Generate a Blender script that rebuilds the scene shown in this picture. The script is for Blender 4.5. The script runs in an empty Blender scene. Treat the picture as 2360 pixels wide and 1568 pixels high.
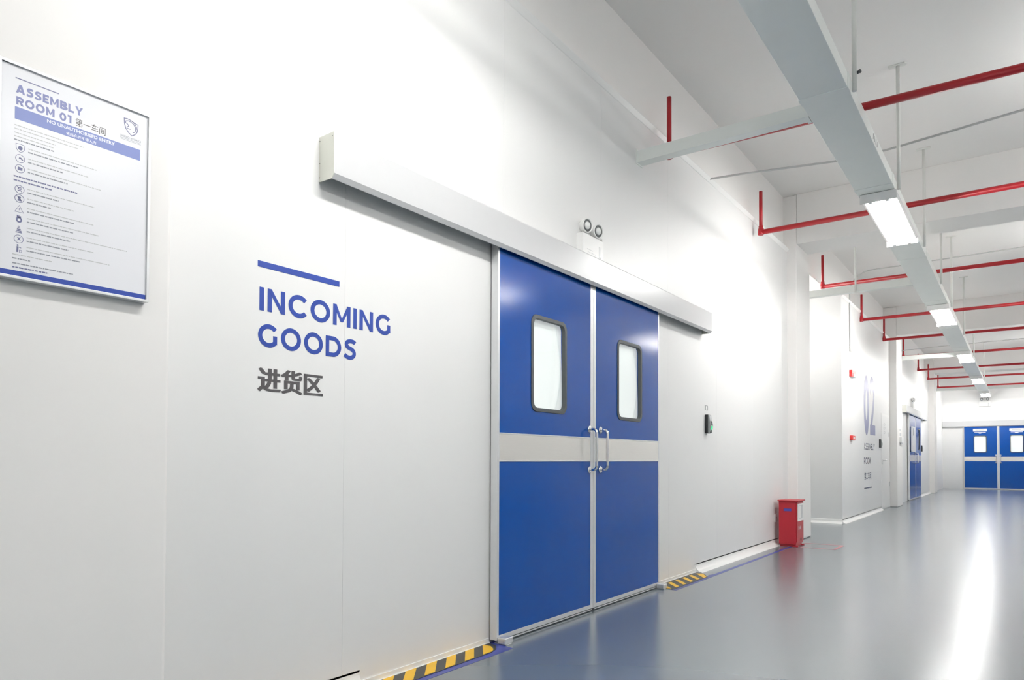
import bpy, bmesh, math, random
from mathutils import Vector, Matrix

# ------------------------------------------------------------------ camera
scn = bpy.context.scene
COL = scn.collection
random.seed(7)
F_PX, YAW, PITCH, ROLL = 1614.7, math.radians(36.0), math.radians(1.255), math.radians(0.2)
fw = Vector((-math.sin(YAW) * math.cos(PITCH), math.cos(YAW) * math.cos(PITCH), math.sin(PITCH)))
r0 = Vector((math.cos(YAW), math.sin(YAW), 0))
u0 = r0.cross(fw)
rt = r0 * math.cos(ROLL) + u0 * math.sin(ROLL)
up = u0 * math.cos(ROLL) - r0 * math.sin(ROLL)
cd = bpy.data.cameras.new('camera')
cam = bpy.data.objects.new('camera', cd)
COL.objects.link(cam)
cam.matrix_world = Matrix(((rt.x, up.x, -fw.x, 0), (rt.y, up.y, -fw.y, 0), (rt.z, up.z, -fw.z, 1.105), (0, 0, 0, 1)))
cd.sensor_width = 36.0
cd.lens = 36.0 * F_PX / 2360.0
cd.shift_y = (1023.5 - 784.0) / 2360.0
cd.clip_start = 0.02
scn.camera = cam

# ------------------------------------------------------------------ world, view, light levels
w = bpy.data.worlds.new('world')
scn.world = w
w.use_nodes = True
w.node_tree.nodes['Background'].inputs[0].default_value = (0.9, 0.95, 1, 1)
w.node_tree.nodes['Background'].inputs[1].default_value = 0.05
scn.view_settings.view_transform = 'Standard'
scn.view_settings.look = 'None'
scn.view_settings.gamma = 1.0
scn.view_settings.exposure = 0.52
scn.view_settings.use_curve_mapping = False
TUBE_STRENGTH = 110.0
FILL_TUBE_STRENGTH = 52.0
scn.cycles.max_bounces = 10
scn.cycles.diffuse_bounces = 7
scn.cycles.caustics_reflective = False
scn.cycles.caustics_refractive = False
scn.cycles.adaptive_threshold = 0.015
scn.cycles.use_denoising = True
scn.cycles.sample_clamp_indirect = 8.0

# ------------------------------------------------------------------ materials
def mat(name, col, rough=0.5, metal=0.0, spec=0.5, noise=0.0, nscale=8.0, bump=0.0, bscale=60.0, emit=0.0, ecol=None, coat=0.0, rnoise=0.0, trans=0.0, aniso=None):
    m = bpy.data.materials.new(name)
    m.use_nodes = True
    nt = m.node_tree
    p = nt.nodes['Principled BSDF']
    p.inputs['Base Color'].default_value = (*col, 1)
    p.inputs['Roughness'].default_value = rough
    p.inputs['Metallic'].default_value = metal
    p.inputs['Specular IOR Level'].default_value = spec
    if coat:
        p.inputs['Coat Weight'].default_value = coat
        p.inputs['Coat Roughness'].default_value = 0.22
    if trans:
        p.inputs['Transmission Weight'].default_value = trans
        p.inputs['IOR'].default_value = 1.02
    if emit:
        p.inputs['Emission Color'].default_value = (*(ecol or col), 1)
        p.inputs['Emission Strength'].default_value = emit
    tc = nt.nodes.new('ShaderNodeTexCoord')
    if noise or rnoise:
        n = nt.nodes.new('ShaderNodeTexNoise')
        n.inputs['Scale'].default_value = nscale
        n.inputs['Detail'].default_value = 1.5
        if aniso:
            mp = nt.nodes.new('ShaderNodeMapping')
            mp.inputs['Scale'].default_value = aniso
            nt.links.new(tc.outputs['Object'], mp.inputs['Vector'])
            nt.links.new(mp.outputs['Vector'], n.inputs['Vector'])
        else:
            nt.links.new(tc.outputs['Object'], n.inputs['Vector'])
        if noise:
            mx = nt.nodes.new('ShaderNodeMix')
            mx.data_type = 'RGBA'
            mx.inputs['A'].default_value = (*[c * (1 - noise) for c in col], 1)
            mx.inputs['B'].default_value = (*[min(1, c * (1 + noise)) for c in col], 1)
            nt.links.new(n.outputs['Fac'], mx.inputs['Factor'])
            nt.links.new(mx.outputs['Result'], p.inputs['Base Color'])
        if rnoise:
            mr = nt.nodes.new('ShaderNodeMapRange')
            mr.inputs['To Min'].default_value = max(0.02, rough - rnoise)
            mr.inputs['To Max'].default_value = rough + rnoise
            nt.links.new(n.outputs['Fac'], mr.inputs['Value'])
            nt.links.new(mr.outputs['Result'], p.inputs['Roughness'])
    if bump:
        n2 = nt.nodes.new('ShaderNodeTexNoise')
        n2.inputs['Scale'].default_value = bscale
        nt.links.new(tc.outputs['Object'], n2.inputs['Vector'])
        b = nt.nodes.new('ShaderNodeBump')
        b.inputs['Strength'].default_value = bump
        b.inputs['Distance'].default_value = 0.01
        nt.links.new(n2.outputs['Fac'], b.inputs['Height'])
        nt.links.new(b.outputs['Normal'], p.inputs['Normal'])
    return m

M = dict(
    panel=mat('white_steel_panel', (0.82, 0.82, 0.815), 0.40, spec=0.45, noise=0.012, nscale=1.5, bump=0.012, bscale=3.0),
    seam=mat('panel_joint_filler', (0.74, 0.74, 0.735), 0.6),
    plaster=mat('painted_plaster', (0.88, 0.865, 0.85), 0.65, spec=0.3, noise=0.015, nscale=2.0, bump=0.03, bscale=25),
    soffit=mat('painted_concrete_ceiling', (0.89, 0.88, 0.865), 0.8, spec=0.2, noise=0.02, nscale=1.0, bump=0.03, bscale=20),
    floor=mat('grey_epoxy_floor', (0.145, 0.18, 0.205), 0.24, spec=1.0, noise=0.035, nscale=0.7, coat=0.6),
    cove=mat('white_coving', (0.86, 0.86, 0.85), 0.35),
    alu=mat('satin_aluminium', (0.78, 0.79, 0.80), 0.32, metal=0.55, noise=0.02, nscale=40),
    cover=mat('white_aluminium_cover', (0.60, 0.605, 0.615), 0.30, metal=0.08, noise=0.01, nscale=20),
    endcap=mat('cream_steel_end_plate', (0.72, 0.725, 0.66), 0.4, metal=0.3),
    blue=mat('blue_coated_steel', (0.001, 0.070, 0.35), 0.15, spec=0.38, noise=0.05, nscale=3.0, bump=0.006, bscale=4.0),
    band=mat('brushed_stainless_plate', (0.84, 0.82, 0.785), 0.26, metal=0.6, noise=0.04, nscale=14, aniso=(1, 1, 30)),
    chrome=mat('polished_chrome', (0.80, 0.81, 0.82), 0.06, metal=1.0, rnoise=0.02, nscale=30),
    rubber=mat('dark_grey_gasket', (0.075, 0.085, 0.09), 0.5, noise=0.1, nscale=30),
    black=mat('black_plastic', (0.012, 0.014, 0.016), 0.35, noise=0.1, nscale=30),
    grey=mat('grey_plastic', (0.30, 0.32, 0.32), 0.35, noise=0.05, nscale=30),
    lgrey=mat('pale_grey_plastic', (0.55, 0.56, 0.57), 0.3, noise=0.03, nscale=30),
    white=mat('white_plastic', (0.86, 0.86, 0.85), 0.35, noise=0.01, nscale=30),
    film=mat('self_lit_white_film', (0.90, 0.91, 0.91), 0.22, noise=0.02, nscale=5, emit=0.30),  # emission added so the film reads white; solid wall stands behind it
    ink_blue=mat('royal_blue_vinyl', (0.016, 0.055, 0.34), 0.38, noise=0.03, nscale=20),
    ink_dark=mat('charcoal_vinyl', (0.075, 0.070, 0.075), 0.22, spec=0.8, noise=0.05, nscale=20),
    ink_slate=mat('slate_blue_vinyl', (0.17, 0.185, 0.36), 0.3, spec=0.6, noise=0.05, nscale=10),
    print_pap=mat('printed_poster_sheet', (0.84, 0.845, 0.885), 0.22, noise=0.01, nscale=6),
    print_blue=mat('poster_periwinkle_print', (0.20, 0.25, 0.55), 0.3, noise=0.04, nscale=10),
    print_lav=mat('poster_lavender_print', (0.21, 0.23, 0.46), 0.3, noise=0.05, nscale=10),
    print_grey=mat('poster_grey_print', (0.30, 0.32, 0.36), 0.4, noise=0.08, nscale=30),
    print_line=mat('poster_blue_grey_print', (0.17, 0.18, 0.32), 0.4, noise=0.08, nscale=30),
    print_white=mat('poster_white_print', (0.80, 0.82, 0.90), 0.4, noise=0.01, nscale=30),
    yellow=mat('safety_yellow_tape', (0.86, 0.50, 0.005), 0.4, noise=0.04, nscale=20),
    tblack=mat('black_tape', (0.035, 0.037, 0.037), 0.4, noise=0.1, nscale=20),
    tblue=mat('blue_floor_tape', (0.035, 0.055, 0.30), 0.3, noise=0.08, nscale=12),
    tred=mat('glare_paled_red_tape', (0.55, 0.20, 0.22), 0.3, noise=0.08, nscale=12),  # red made paler in the colour to stand for floor glare
    red=mat('red_painted_steel', (0.44, 0.012, 0.025), 0.38, noise=0.05, nscale=6),
    redpipe=mat('red_painted_pipe', (0.42, 0.010, 0.018), 0.35, noise=0.08, nscale=10),
    tray=mat('pale_green_grey_steel', (0.86, 0.89, 0.86), 0.38, metal=0.05, noise=0.02, nscale=5),
    rod=mat('white_painted_rod', (0.80, 0.81, 0.78), 0.4, noise=0.02, nscale=20),
    cable=mat('grey_conduit', (0.58, 0.585, 0.58), 0.4, noise=0.03, nscale=20),
    lens=mat('clear_lamp_lens', (0.15, 0.16, 0.16), 0.25, metal=0.0, noise=0.04, nscale=30),
    green=mat('green_indicator', (0.02, 0.6, 0.22), 0.3, emit=0.8, ecol=(0.05, 0.9, 0.35)),
    alarm=mat('red_alarm_plastic', (0.75, 0.03, 0.03), 0.35, noise=0.03, nscale=30),
    tube=mat('lit_fluorescent_tube', (1, 1, 1), 0.4, emit=TUBE_STRENGTH, ecol=(1.0, 0.985, 0.955)),
    fill_tube=mat('lit_fill_tube', (1, 1, 1), 0.4, emit=FILL_TUBE_STRENGTH, ecol=(1.0, 0.985, 0.955)),  # tubes of the unseen lamps added in hall and recess
    label_blue=mat('blue_label', (0.06, 0.06, 0.35), 0.4, noise=0.03, nscale=20),
)

def glass_mat():
    m = bpy.data.materials.new('clear_window_glass')
    m.use_nodes = True
    nt = m.node_tree
    out = nt.nodes['Material Output']
    nt.nodes.remove(nt.nodes['Principled BSDF'])
    t = nt.nodes.new('ShaderNodeBsdfTransparent')
    t.inputs[0].default_value = (0.97, 0.985, 0.98, 1)
    g = nt.nodes.new('ShaderNodeBsdfGlossy')
    g.inputs['Roughness'].default_value = 0.03
    fr = nt.nodes.new('ShaderNodeFresnel')
    fr.inputs[0].default_value = 1.45
    mx = nt.nodes.new('ShaderNodeMixShader')
    ge = nt.nodes.new('ShaderNodeNewGeometry')
    sb = nt.nodes.new('ShaderNodeMath')
    sb.operation = 'SUBTRACT'
    sb.inputs[0].default_value = 1.0
    nt.links.new(ge.outputs['Backfacing'], sb.inputs[1])
    mu = nt.nodes.new('ShaderNodeMath')
    mu.operation = 'MULTIPLY'
    nt.links.new(fr.outputs[0], mu.inputs[0])
    nt.links.new(sb.outputs[0], mu.inputs[1])
    nt.links.new(mu.outputs[0], mx.inputs[0])
    nt.links.new(t.outputs[0], mx.inputs[1])
    nt.links.new(g.outputs[0], mx.inputs[2])
    nt.links.new(mx.outputs[0], out.inputs['Surface'])
    return m
M['glass'] = glass_mat()
M['bulb'] = mat('frosted_bulb_lens', (0.82, 0.83, 0.82), 0.15, noise=0.02, nscale=30)

# ------------------------------------------------------------------ mesh helpers
class B:
    """collects shapes in world coordinates; build() links them as one mesh object"""
    def __init__(s):
        s.bm = bmesh.new()
    def box(s, x0, x1, y0, y1, z0, z1):
        v = [s.bm.verts.new(c) for c in ((x0, y0, z0), (x1, y0, z0), (x1, y1, z0), (x0, y1, z0), (x0, y0, z1), (x1, y0, z1), (x1, y1, z1), (x0, y1, z1))]
        for f in ((3, 2, 1, 0), (4, 5, 6, 7), (0, 1, 5, 4), (1, 2, 6, 5), (2, 3, 7, 6), (3, 0, 4, 7)):
            s.bm.faces.new([v[i] for i in f])
        return s
    def prism(s, pts, axis, a, b):
        """polygon pts in the two remaining axes (in xyz order), extruded along axis from a to b"""
        def P(p, t):
            q = list(p)
            q.insert(axis, t)
            return q
        A = [s.bm.verts.new(P(p, a)) for p in pts]
        Bv = [s.bm.verts.new(P(p, b)) for p in pts]
        n = len(pts)
        s.bm.faces.new(A)
        s.bm.faces.new(Bv[::-1])
        for i in range(n):
            s.bm.faces.new([A[i], Bv[i], Bv[(i + 1) % n], A[(i + 1) % n]])
        return s
    def tube(s, pts, r, n=12, cap=True):
        pts = [Vector(p) for p in pts]
        rings = []
        ref = None
        for i, p in enumerate(pts):
            if i == 0: t = pts[1] - p
            elif i == len(pts) - 1: t = p - pts[i - 1]
            else: t = (pts[i + 1] - p).normalized() + (p - pts[i - 1]).normalized()
            t.normalize()
            if ref is None:
                ref = Vector((0, 0, 1)) if abs(t.z) < 0.9 else Vector((0, 1, 0))
            a = (ref - t * ref.dot(t)).normalized()
            ref = a
            b = t.cross(a)
            k = 1.0
            if 0 < i < len(pts) - 1:
                c = max(0.5, (p - pts[i - 1]).normalized().dot(t))
                k = 1 / c
            rings.append([s.bm.verts.new(p + (a * math.cos(2 * math.pi * j / n) + b * math.sin(2 * math.pi * j / n)) * r * (1 if k < 1.05 else 1.03)) for j in range(n)])
        for R1, R2 in zip(rings, rings[1:]):
            for j in range(n):
                s.bm.faces.new([R1[j], R1[(j + 1) % n], R2[(j + 1) % n], R2[j]]).smooth = True
        if cap:
            s.bm.faces.new(rings[0][::-1])
            s.bm.faces.new(rings[-1])
        return s
    def lathe(s, c, axis, prof, n=28):
        """profile [(distance along axis, radius)] about axis through c"""
        c = Vector(c); t = Vector(axis).normalized()
        a = t.orthogonal().normalized(); b = t.cross(a)
        rings = []
        for d, r in prof:
            if r < 1e-6:
                rings.append([s.bm.verts.new(c + t * d)])
            else:
                rings.append([s.bm.verts.new(c + t * d + (a * math.cos(2 * math.pi * j / n) + b * math.sin(2 * math.pi * j / n)) * r) for j in range(n)])
        for R1, R2 in zip(rings, rings[1:]):
            for j in range(n):
                k = (j + 1) % n
                if len(R1) == 1 and len(R2) == 1: continue
                if len(R1) == 1: f = [R1[0], R2[k], R2[j]]
                elif len(R2) == 1: f = [R1[j], R1[k], R2[0]]
                else: f = [R1[j], R1[k], R2[k], R2[j]]
                s.bm.faces.new(f).smooth = True
        if len(rings[0]) > 1: s.bm.faces.new(rings[0][::-1])
        if len(rings[-1]) > 1: s.bm.faces.new(rings[-1])
        return s
    def poly2(s, pts, fmap, d0, d1):
        """a flat shape: 2-D polygon mapped by fmap(s, t, depth), from depth d0 to d1"""
        A = [s.bm.verts.new(fmap(p[0], p[1], d0)) for p in pts]
        Bv = [s.bm.verts.new(fmap(p[0], p[1], d1)) for p in pts]
        n = len(pts)
        s.bm.faces.new(A); s.bm.faces.new(Bv[::-1])
        for i in range(n):
            s.bm.faces.new([A[i], Bv[i], Bv[(i + 1) % n], A[(i + 1) % n]])
        return s
    def build(s, name, m, parent=None, bevel=0.0, seg=2, smooth=False):
        bmesh.ops.recalc_face_normals(s.bm, faces=s.bm.faces)
        me = bpy.data.meshes.new(name)
        off = Vector((0, 0, 0))
        if parent is not None:
            q = parent
            while q is not None:
                off += q.location
                q = q.parent
            bmesh.ops.translate(s.bm, verts=s.bm.verts, vec=-off)
        s.bm.to_mesh(me)
        s.bm.free()
        me.materials.append(M[m])
        o = bpy.data.objects.new(name, me)
        COL.objects.link(o)
        o.parent = parent
        if bevel:
            md = o.modifiers.new('edge', 'BEVEL')
            md.width = bevel; md.segments = seg; md.limit_method = 'ANGLE'; md.angle_limit = math.radians(40)
            me.shade_smooth() if hasattr(me, 'shade_smooth') else None
            for p in me.polygons: p.use_smooth = True
            md.harden_normals = True
        return o

def tag(o, label=None, cat=None, group=None, kind=None):
    if label: o['label'] = label
    if cat: o['category'] = cat
    if group: o['group'] = group
    if kind: o['kind'] = kind
    return o
def thing(name, label, cat, loc, group=None, kind=None):
    o = bpy.data.objects.new(name, None)
    COL.objects.link(o)
    o.location = loc
    o.empty_display_size = 0.05
    return tag(o, label, cat, group, kind)
def struct(name, b, m, label, cat, bevel=0.0):
    return tag(b.build(name, m, None, bevel), label, cat, None, 'structure')
def plabel(o, l):
    o['label'] = l
    return o
def copy_thing(o, loc, label, parent=None):
    c = o.copy(); COL.objects.link(c); c.parent = parent
    if parent is None:
        c.location = loc; c['label'] = label
    for ch in o.children:
        copy_thing(ch, None, None, c)
    return c

def onX(x):   # a face with normal +X: s runs along +Y, t up
    return lambda s, t, d: (x + d, s, t)
def onY(y):   # a face with normal -Y: s runs along +X, t up
    return lambda s, t, d: (s, y - d, t)
def rrect(s0, s1, t0, t1, r, n=6):
    pts = []
    for cx, cy, a0 in ((s1 - r, t0 + r, -90), (s1 - r, t1 - r, 0), (s0 + r, t1 - r, 90), (s0 + r, t0 + r, 180)):
        for i in range(n + 1):
            a = math.radians(a0 + 90 * i / n)
            pts.append((cx + r * math.cos(a), cy + r * math.sin(a)))
    return pts
def ring2(b, outer, inner, fmap, d0, d1):
    n = len(outer)
    L = [[b.bm.verts.new(fmap(p[0], p[1], d)) for p in ps] for d in (d0, d1) for ps in (outer, inner)]
    for i in range(n):
        j = (i + 1) % n
        b.bm.faces.new([L[0][i], L[0][j], L[1][j], L[1][i]])
        b.bm.faces.new([L[2][i], L[3][i], L[3][j], L[2][j]])
        b.bm.faces.new([L[0][i], L[2][i], L[2][j], L[0][j]])
        b.bm.faces.new([L[1][i], L[1][j], L[3][j], L[3][i]])
    return b
def holed_plate(b, s0, s1, t0, t1, hole, fmap, d0, d1):
    """rectangle with a rounded hole: ring from the hole to the rectangle's border"""
    cx = sum(p[0] for p in hole) / len(hole); cy = sum(p[1] for p in hole) / len(hole)
    outer = []
    n = len(hole) // 4
    corners = [(s1, t0), (s1, t1), (s0, t1), (s0, t0)]
    for i, p in enumerate(hole):
        outer.append(corners[i // n])
    # square up: every quarter of the hole fans to its own corner
    V0 = {}
    def vt(p, d):
        k = (round(p[0], 6), round(p[1], 6), d)
        if k not in V0: V0[k] = b.bm.verts.new(fmap(p[0], p[1], d))
        return V0[k]
    N = len(hole)
    for d in (d0, d1):
        for i in range(N):
            j = (i + 1) % N
            vs = [vt(outer[i], d), vt(outer[j], d), vt(hole[j], d), vt(hole[i], d)]
            u = []
            for v in vs:
                if v not in u: u.append(v)
            if len(u) > 2: b.bm.faces.new(u)
    for i in range(N):
        j = (i + 1) % N
        b.bm.faces.new([vt(hole[i], d0), vt(hole[j], d0), vt(hole[j], d1), vt(hole[i], d1)])
    for i in range(4):
        p, q = corners[i], corners[(i + 1) % 4]
        b.bm.faces.new([vt(p, d0), vt(q, d0), vt(q, d1), vt(p, d1)])
    return b

# ---- lettering: stroke-built capitals for the geometric sans, font outlines for the rest
def arc(cx, cy, rx, ry, a0, a1, n=26):
    return [(cx + rx * math.cos(math.radians(a0 + (a1 - a0) * i / n)), cy + ry * math.sin(math.radians(a0 + (a1 - a0) * i / n))) for i in range(n + 1)]
def glyph(ch, w):
    """(polylines [(pts, closed)], convex polygons, advance) with cap height 1 and stroke width w"""
    h = w / 2
    if ch == 'I': return [([(h, 0), (h, 1)], 0)], [], w
    if ch == 'N':
        W = 0.84
        return [([(h, 0), (h, 1)], 0), ([(W - h, 0), (W - h, 1)], 0)], [[(0, 1), (w * .92, 1), (W, 0), (W - w * .92, 0)]], W
    if ch == 'M':
        W = 1.0
        return [([(h, 0), (h, 1)], 0), ([(W - h, 0), (W - h, 1)], 0)], [[(0, 1), (w * .9, 1), (W / 2 + .07, .2), (W / 2 - .07, .2)], [(W, 1), (W / 2 + .07, .2), (W / 2 - .07, .2), (W - w * .9, 1)]], W
    if ch == 'O':
        W = 1.06
        return [(arc(W / 2, .5, W / 2 - h, .52 - h, 0, 360, 48)[:-1], 1)], [], W
    if ch == '0':
        W = 0.82
        return [(arc(W / 2, .5, W / 2 - h, .52 - h, 0, 360, 48)[:-1], 1)], [], W
    if ch == 'C':
        W = .96
        return [(arc(.53, .5, .53 - h, .52 - h, 40, 320, 36), 0)], [], W
    if ch == 'G':
        W = 0.98
        return [(arc(.53, .5, .53 - h, .52 - h, 40, 318, 36), 0), ([(W - h - .03, .13), (W - h - .03, .52)], 0)], [], W
    if ch == 'D':
        W = .92
        return [([(h, 0), (h, 1)], 0), ([(h, 1 - h)] + arc(.42, .5, W - .42 - h, .5 - h, 90, -90, 22) + [(h, h)], 0)], [], W
    if ch == 'S':
        W = .76
        p = [(.70, .84), (.62, .905), (.50, .93), (.36, .925), (.22, .87), (.155, .76), (.19, .65), (.30, .58), (.45, .53), (.58, .46), (.645, .35), (.635, .22), (.54, .12), (.40, .075), (.24, .085), (.12, .14), (.04, .20)]
        k = (1 - w) / .855
        p = [(x, .5 + (y - .5025) * (1.03 - w) / .855) for x, y in p]
        q = []
        for i in range(len(p) - 1):   # Catmull-Rom
            a = p[max(0, i - 1)]; b_ = p[i]; c = p[i + 1]; d = p[min(len(p) - 1, i + 2)]
            for k in range(3):
                t = k / 3
                q.append(tuple(.5 * (2 * b_[e] + (c[e] - a[e]) * t + (2 * a[e] - 5 * b_[e] + 4 * c[e] - d[e]) * t * t + (3 * b_[e] - a[e] - 3 * c[e] + d[e]) * t ** 3) for e in (0, 1)))
        q.append(p[-1])
        return [(q, 0)], [], W
    if ch == 'A':
        W = 1.0
        return [([(.2, .27), (.8, .27)], 0)], [[(0, 0), (w, 0), (.5 + .6 * w, 1), (.5 - .6 * w, 1)], [(1 - w, 0), (1, 0), (.5 + .6 * w, 1), (.5 - .6 * w, 1)]], W
    if ch == 'Y':
        W = .95
        return [([(W / 2, 0), (W / 2, .42)], 0)], [[(0, 1), (w * 1.05, 1), (W / 2 + h, .40), (W / 2 - h, .40)], [(W - w * 1.05, 1), (W, 1), (W / 2 + h, .40), (W / 2 - h, .40)]], W
    if ch == 'E':
        W = .70
        return [([(h, 0), (h, 1)], 0)] + [([(h, y), (x, y)], 0) for y, x in ((h, W), (.5, W - .07), (1 - h, W))], [], W
    if ch == 'L':
        W = .68
        return [([(h, 0), (h, 1)], 0), ([(h, h), (W, h)], 0)], [], W
    if ch in 'BR':
        W = .84
        top = [(h, 1 - h)] + arc(.48, .72 if ch == 'B' else .66, .26, (.28 if ch == 'B' else .34) - h, 90, -90, 14) + [(h, (.44 if ch == 'B' else .32) + h)]
        pl = [([(h, 0), (h, 1)], 0), (top, 0)]
        pg = []
        if ch == 'B': pl.append(([(h, .44 + h)] + arc(.52, .26, .28, .27 - h, 90, -90, 14) + [(h, h)], 0))
        else: pg.append([(.36, .36), (.36 + w * 1.1, .36), (W, 0), (W - w * 1.15, 0)])
        return pl, pg, W
    if ch == '1':
        return [([(.36, 0), (.36, 1)], 0), ([(.0, 1 - h), (.36, 1 - h)], 0)], [], .36 + h
    return [], [], .45

def stroke(b, pts, closed, w, fm):
    n = len(pts)
    V = [Vector(p) for p in pts]
    L, R = [], []
    for i in range(n):
        if closed: a, c = V[i - 1], V[(i + 1) % n]
        else: a, c = V[max(0, i - 1)], V[min(n - 1, i + 1)]
        d1 = (V[i] - a); d2 = (c - V[i])
        d1 = d1.normalized() if d1.length > 1e-9 else d2.normalized()
        d2 = d2.normalized() if d2.length > 1e-9 else d1
        t = (d1 + d2).normalized()
        nn = Vector((-t.y, t.x))
        k = 1 / max(.6, t.dot(d1))
        L.append(V[i] + nn * w / 2 * k); R.append(V[i] - nn * w / 2 * k)
    for i in range(n if closed else n - 1):
        j = (i + 1) % n
        fm([tuple(L[i]), tuple(L[j]), tuple(R[j]), tuple(R[i])])

def caps(b, text, s0, s1, t0, t1, w, fmap, d0=.0006, d1=.0012, gap=.17):
    x = 0
    out = []
    for ch in text:
        pl, pg, adv = glyph(ch, w)
        lay = 0
        for pts, cl in pl:
            stroke(b, pts, cl, w, lambda q, x=x, k=lay: out.append((k, [(px + x, py) for px, py in q])))
            lay += 1
        for q in pg:
            out.append((lay, [(px + x, py) for px, py in q]))
            lay += 1
        x += adv + (gap if ch != ' ' else 0)
    x -= gap
    for k, q in out:
        b.poly2([(s0 + px / x * (s1 - s0), t0 + py * (t1 - t0)) for px, py in q], fmap, d0, d1 + k * .00012)
    return b

def words_mesh(b, text, s0, s1, t0, t1, fmap, bold=0.0, d=.0012):
    cu = bpy.data.curves.new('lettering', 'FONT')
    cu.body = text
    cu.size = 1.0
    cu.offset = bold
    cu.resolution_u = 3
    o = bpy.data.objects.new('lettering', cu)
    COL.objects.link(o)
    bpy.context.view_layer.update()
    dg = bpy.context.evaluated_depsgraph_get()
    me = bpy.data.meshes.new_from_object(o.evaluated_get(dg))
    xs = [v.co.x for v in me.vertices]; ys = [v.co.y for v in me.vertices]
    if xs:
        x0, x1, y0, y1 = min(xs), max(xs), min(ys), max(ys)
        vs = [b.bm.verts.new(fmap(s0 + (v.co.x - x0) / (x1 - x0) * (s1 - s0), t0 + (v.co.y - y0) / (y1 - y0) * (t1 - t0), d)) for v in me.vertices]
        for p in me.polygons:
            try: b.bm.faces.new([vs[i] for i in p.vertices])
            except ValueError: pass
    bpy.data.objects.remove(o)
    bpy.data.curves.remove(cu)
    bpy.data.meshes.remove(me)
    return b

# ================================================================== THE SETTING
XW, XC = -2.60, -2.47           # panel wall face, column face
ZP, ZC, ZB = 4.03, 4.77, 4.08   # top of the panels, ceiling, underside of the beams
XB, XR, Y0, Y1 = 5.2, 0.47, -9.0, 32.7
struct('floor', B().box(-3.9, XB + .2, Y0 - .2, Y1 + .2, -.1, 0), 'floor', 'glossy grey epoxy floor running the length of the corridor', 'floor')
struct('ceiling', B().box(-3.9, XB + .2, Y0 - .2, Y1 + .2, ZC, ZC + .15), 'soffit', 'white painted concrete ceiling high above the corridor', 'ceiling')
struct('wall_right', B().box(XR, XR + .08, 8.9, Y1, 0, 3.25), 'panel', 'unseen white partition wall facing the 02 wall, kept low to let light over', 'wall')  # unseen; top set low so hall lamp light reaches the corridor ceiling
struct('wall_right', B().box(XB, XB + .12, Y0, Y1, 0, ZC), 'panel', 'white outer wall of the hall beyond the partition', 'wall')
struct('wall_back', B().box(-2.9, XB, Y0 - .12, Y0, 0, ZC), 'panel', 'white panel wall closing the corridor behind the viewer', 'wall')
struct('wall_far', B().box(-2.9, XB, Y1, Y1 + .12, 0, ZC), 'panel', 'white wall closing the corridor, holding the distant blue double doors', 'wall')
struct('wall_upper', B().box(-2.90, -2.65, Y0, Y1, ZP, ZC), 'plaster', 'plain plastered strip of wall above the white panels', 'wall')

def panel_wall(name, x, ys, label):
    b = B()
    for a, c in zip(ys, ys[1:]):
        b.box(x - .05, x, a + .0005, c - .0005, 0, ZP)
    w_ = tag(b.build(name, 'panel', None, .0005, 1), label, 'wall', None, 'structure')
    j = B()
    for c in ys[1:-1]:
        j.box(x - .045, x - .0012, c - .0012, c + .0012, 0, ZP)
    j.box(x - .10, x - .051, ys[0], ys[-1], 0, ZP)
    j.build('panel_joint', 'seam', w_)
    return w_
panel_wall('wall_left', XW, [1.31, 2.22, 3.48, 4.735, 6.00, 7.26, 8.52, 9.78, 10.05], 'white steel panel wall carrying the blue sliding doors and INCOMING GOODS lettering')
panel_wall('wall_left', XW, [-9.0, -6.8, -5.5, -4.3, -3.0, -1.8, -.6, .58], 'white steel panel wall before the poster column')
X2 = -2.53
panel_wall('wall_left', X2, [13.38, 14.5, 15.3, 17.5, 18.8], 'white steel panel wall with the big 02 and a lever-handled door')
panel_wall('wall_left', X2, [19.7, 21.0, 22.2, 23.5, 24.8, 26.0, 27.7], 'white steel panel wall between the two far columns')
panel_wall('wall_left', X2, [28.5, 30.0, 31.4, 32.7], 'short white wall panel in the far corner of the corridor')
struct('wall_recess', B().box(-3.6, X2, 13.30, 13.38, 0, ZP), 'panel', 'white return wall closing the recess beyond the fire box column', 'wall')
struct('wall_recess', B().box(-3.7, -3.6, 10.3, 13.38, 0, ZP), 'panel', 'white wall at the back of the recess beside the fire box column', 'wall')
struct('ceiling_recess', B().box(-3.7, -2.66, 10.3, 13.38, ZP - .012, ZP + .1), 'soffit', 'low ceiling over the recess beyond the fire box column', 'ceiling')

for x, a, c, lab in ((XC, .58, 1.31, 'off-white plastered column carrying the framed assembly room poster'),
                     (XC, 10.05, 10.78, 'white square column directly behind the red fire extinguisher box'),
                     (-2.37, 18.8, 19.7, 'white square column between the 02 wall and the second sliding door'),
                     (-2.37, 27.7, 28.5, 'white square column by the far corner, last of the row')):
    struct('column', B().box(-2.95, x, a, c, 0, ZC), 'plaster', lab, 'column', .018)
for xb_, a, c, lab in ((-2.66, .0, .62, 'white ceiling beam over the poster column'), (XC, 10.05, 10.66, 'wide white ceiling beam over the column with the red fire box'),
                  (-2.37, 18.8, 19.4, 'white ceiling beam over the column beside the 02 wall'), (-2.37, 27.75, 28.35, 'white ceiling beam over the farthest column')):
    struct('ceiling_beam', B().box(xb_, XB, a, c, ZB, ZC), 'soffit', lab, 'beam', .006)

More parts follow.
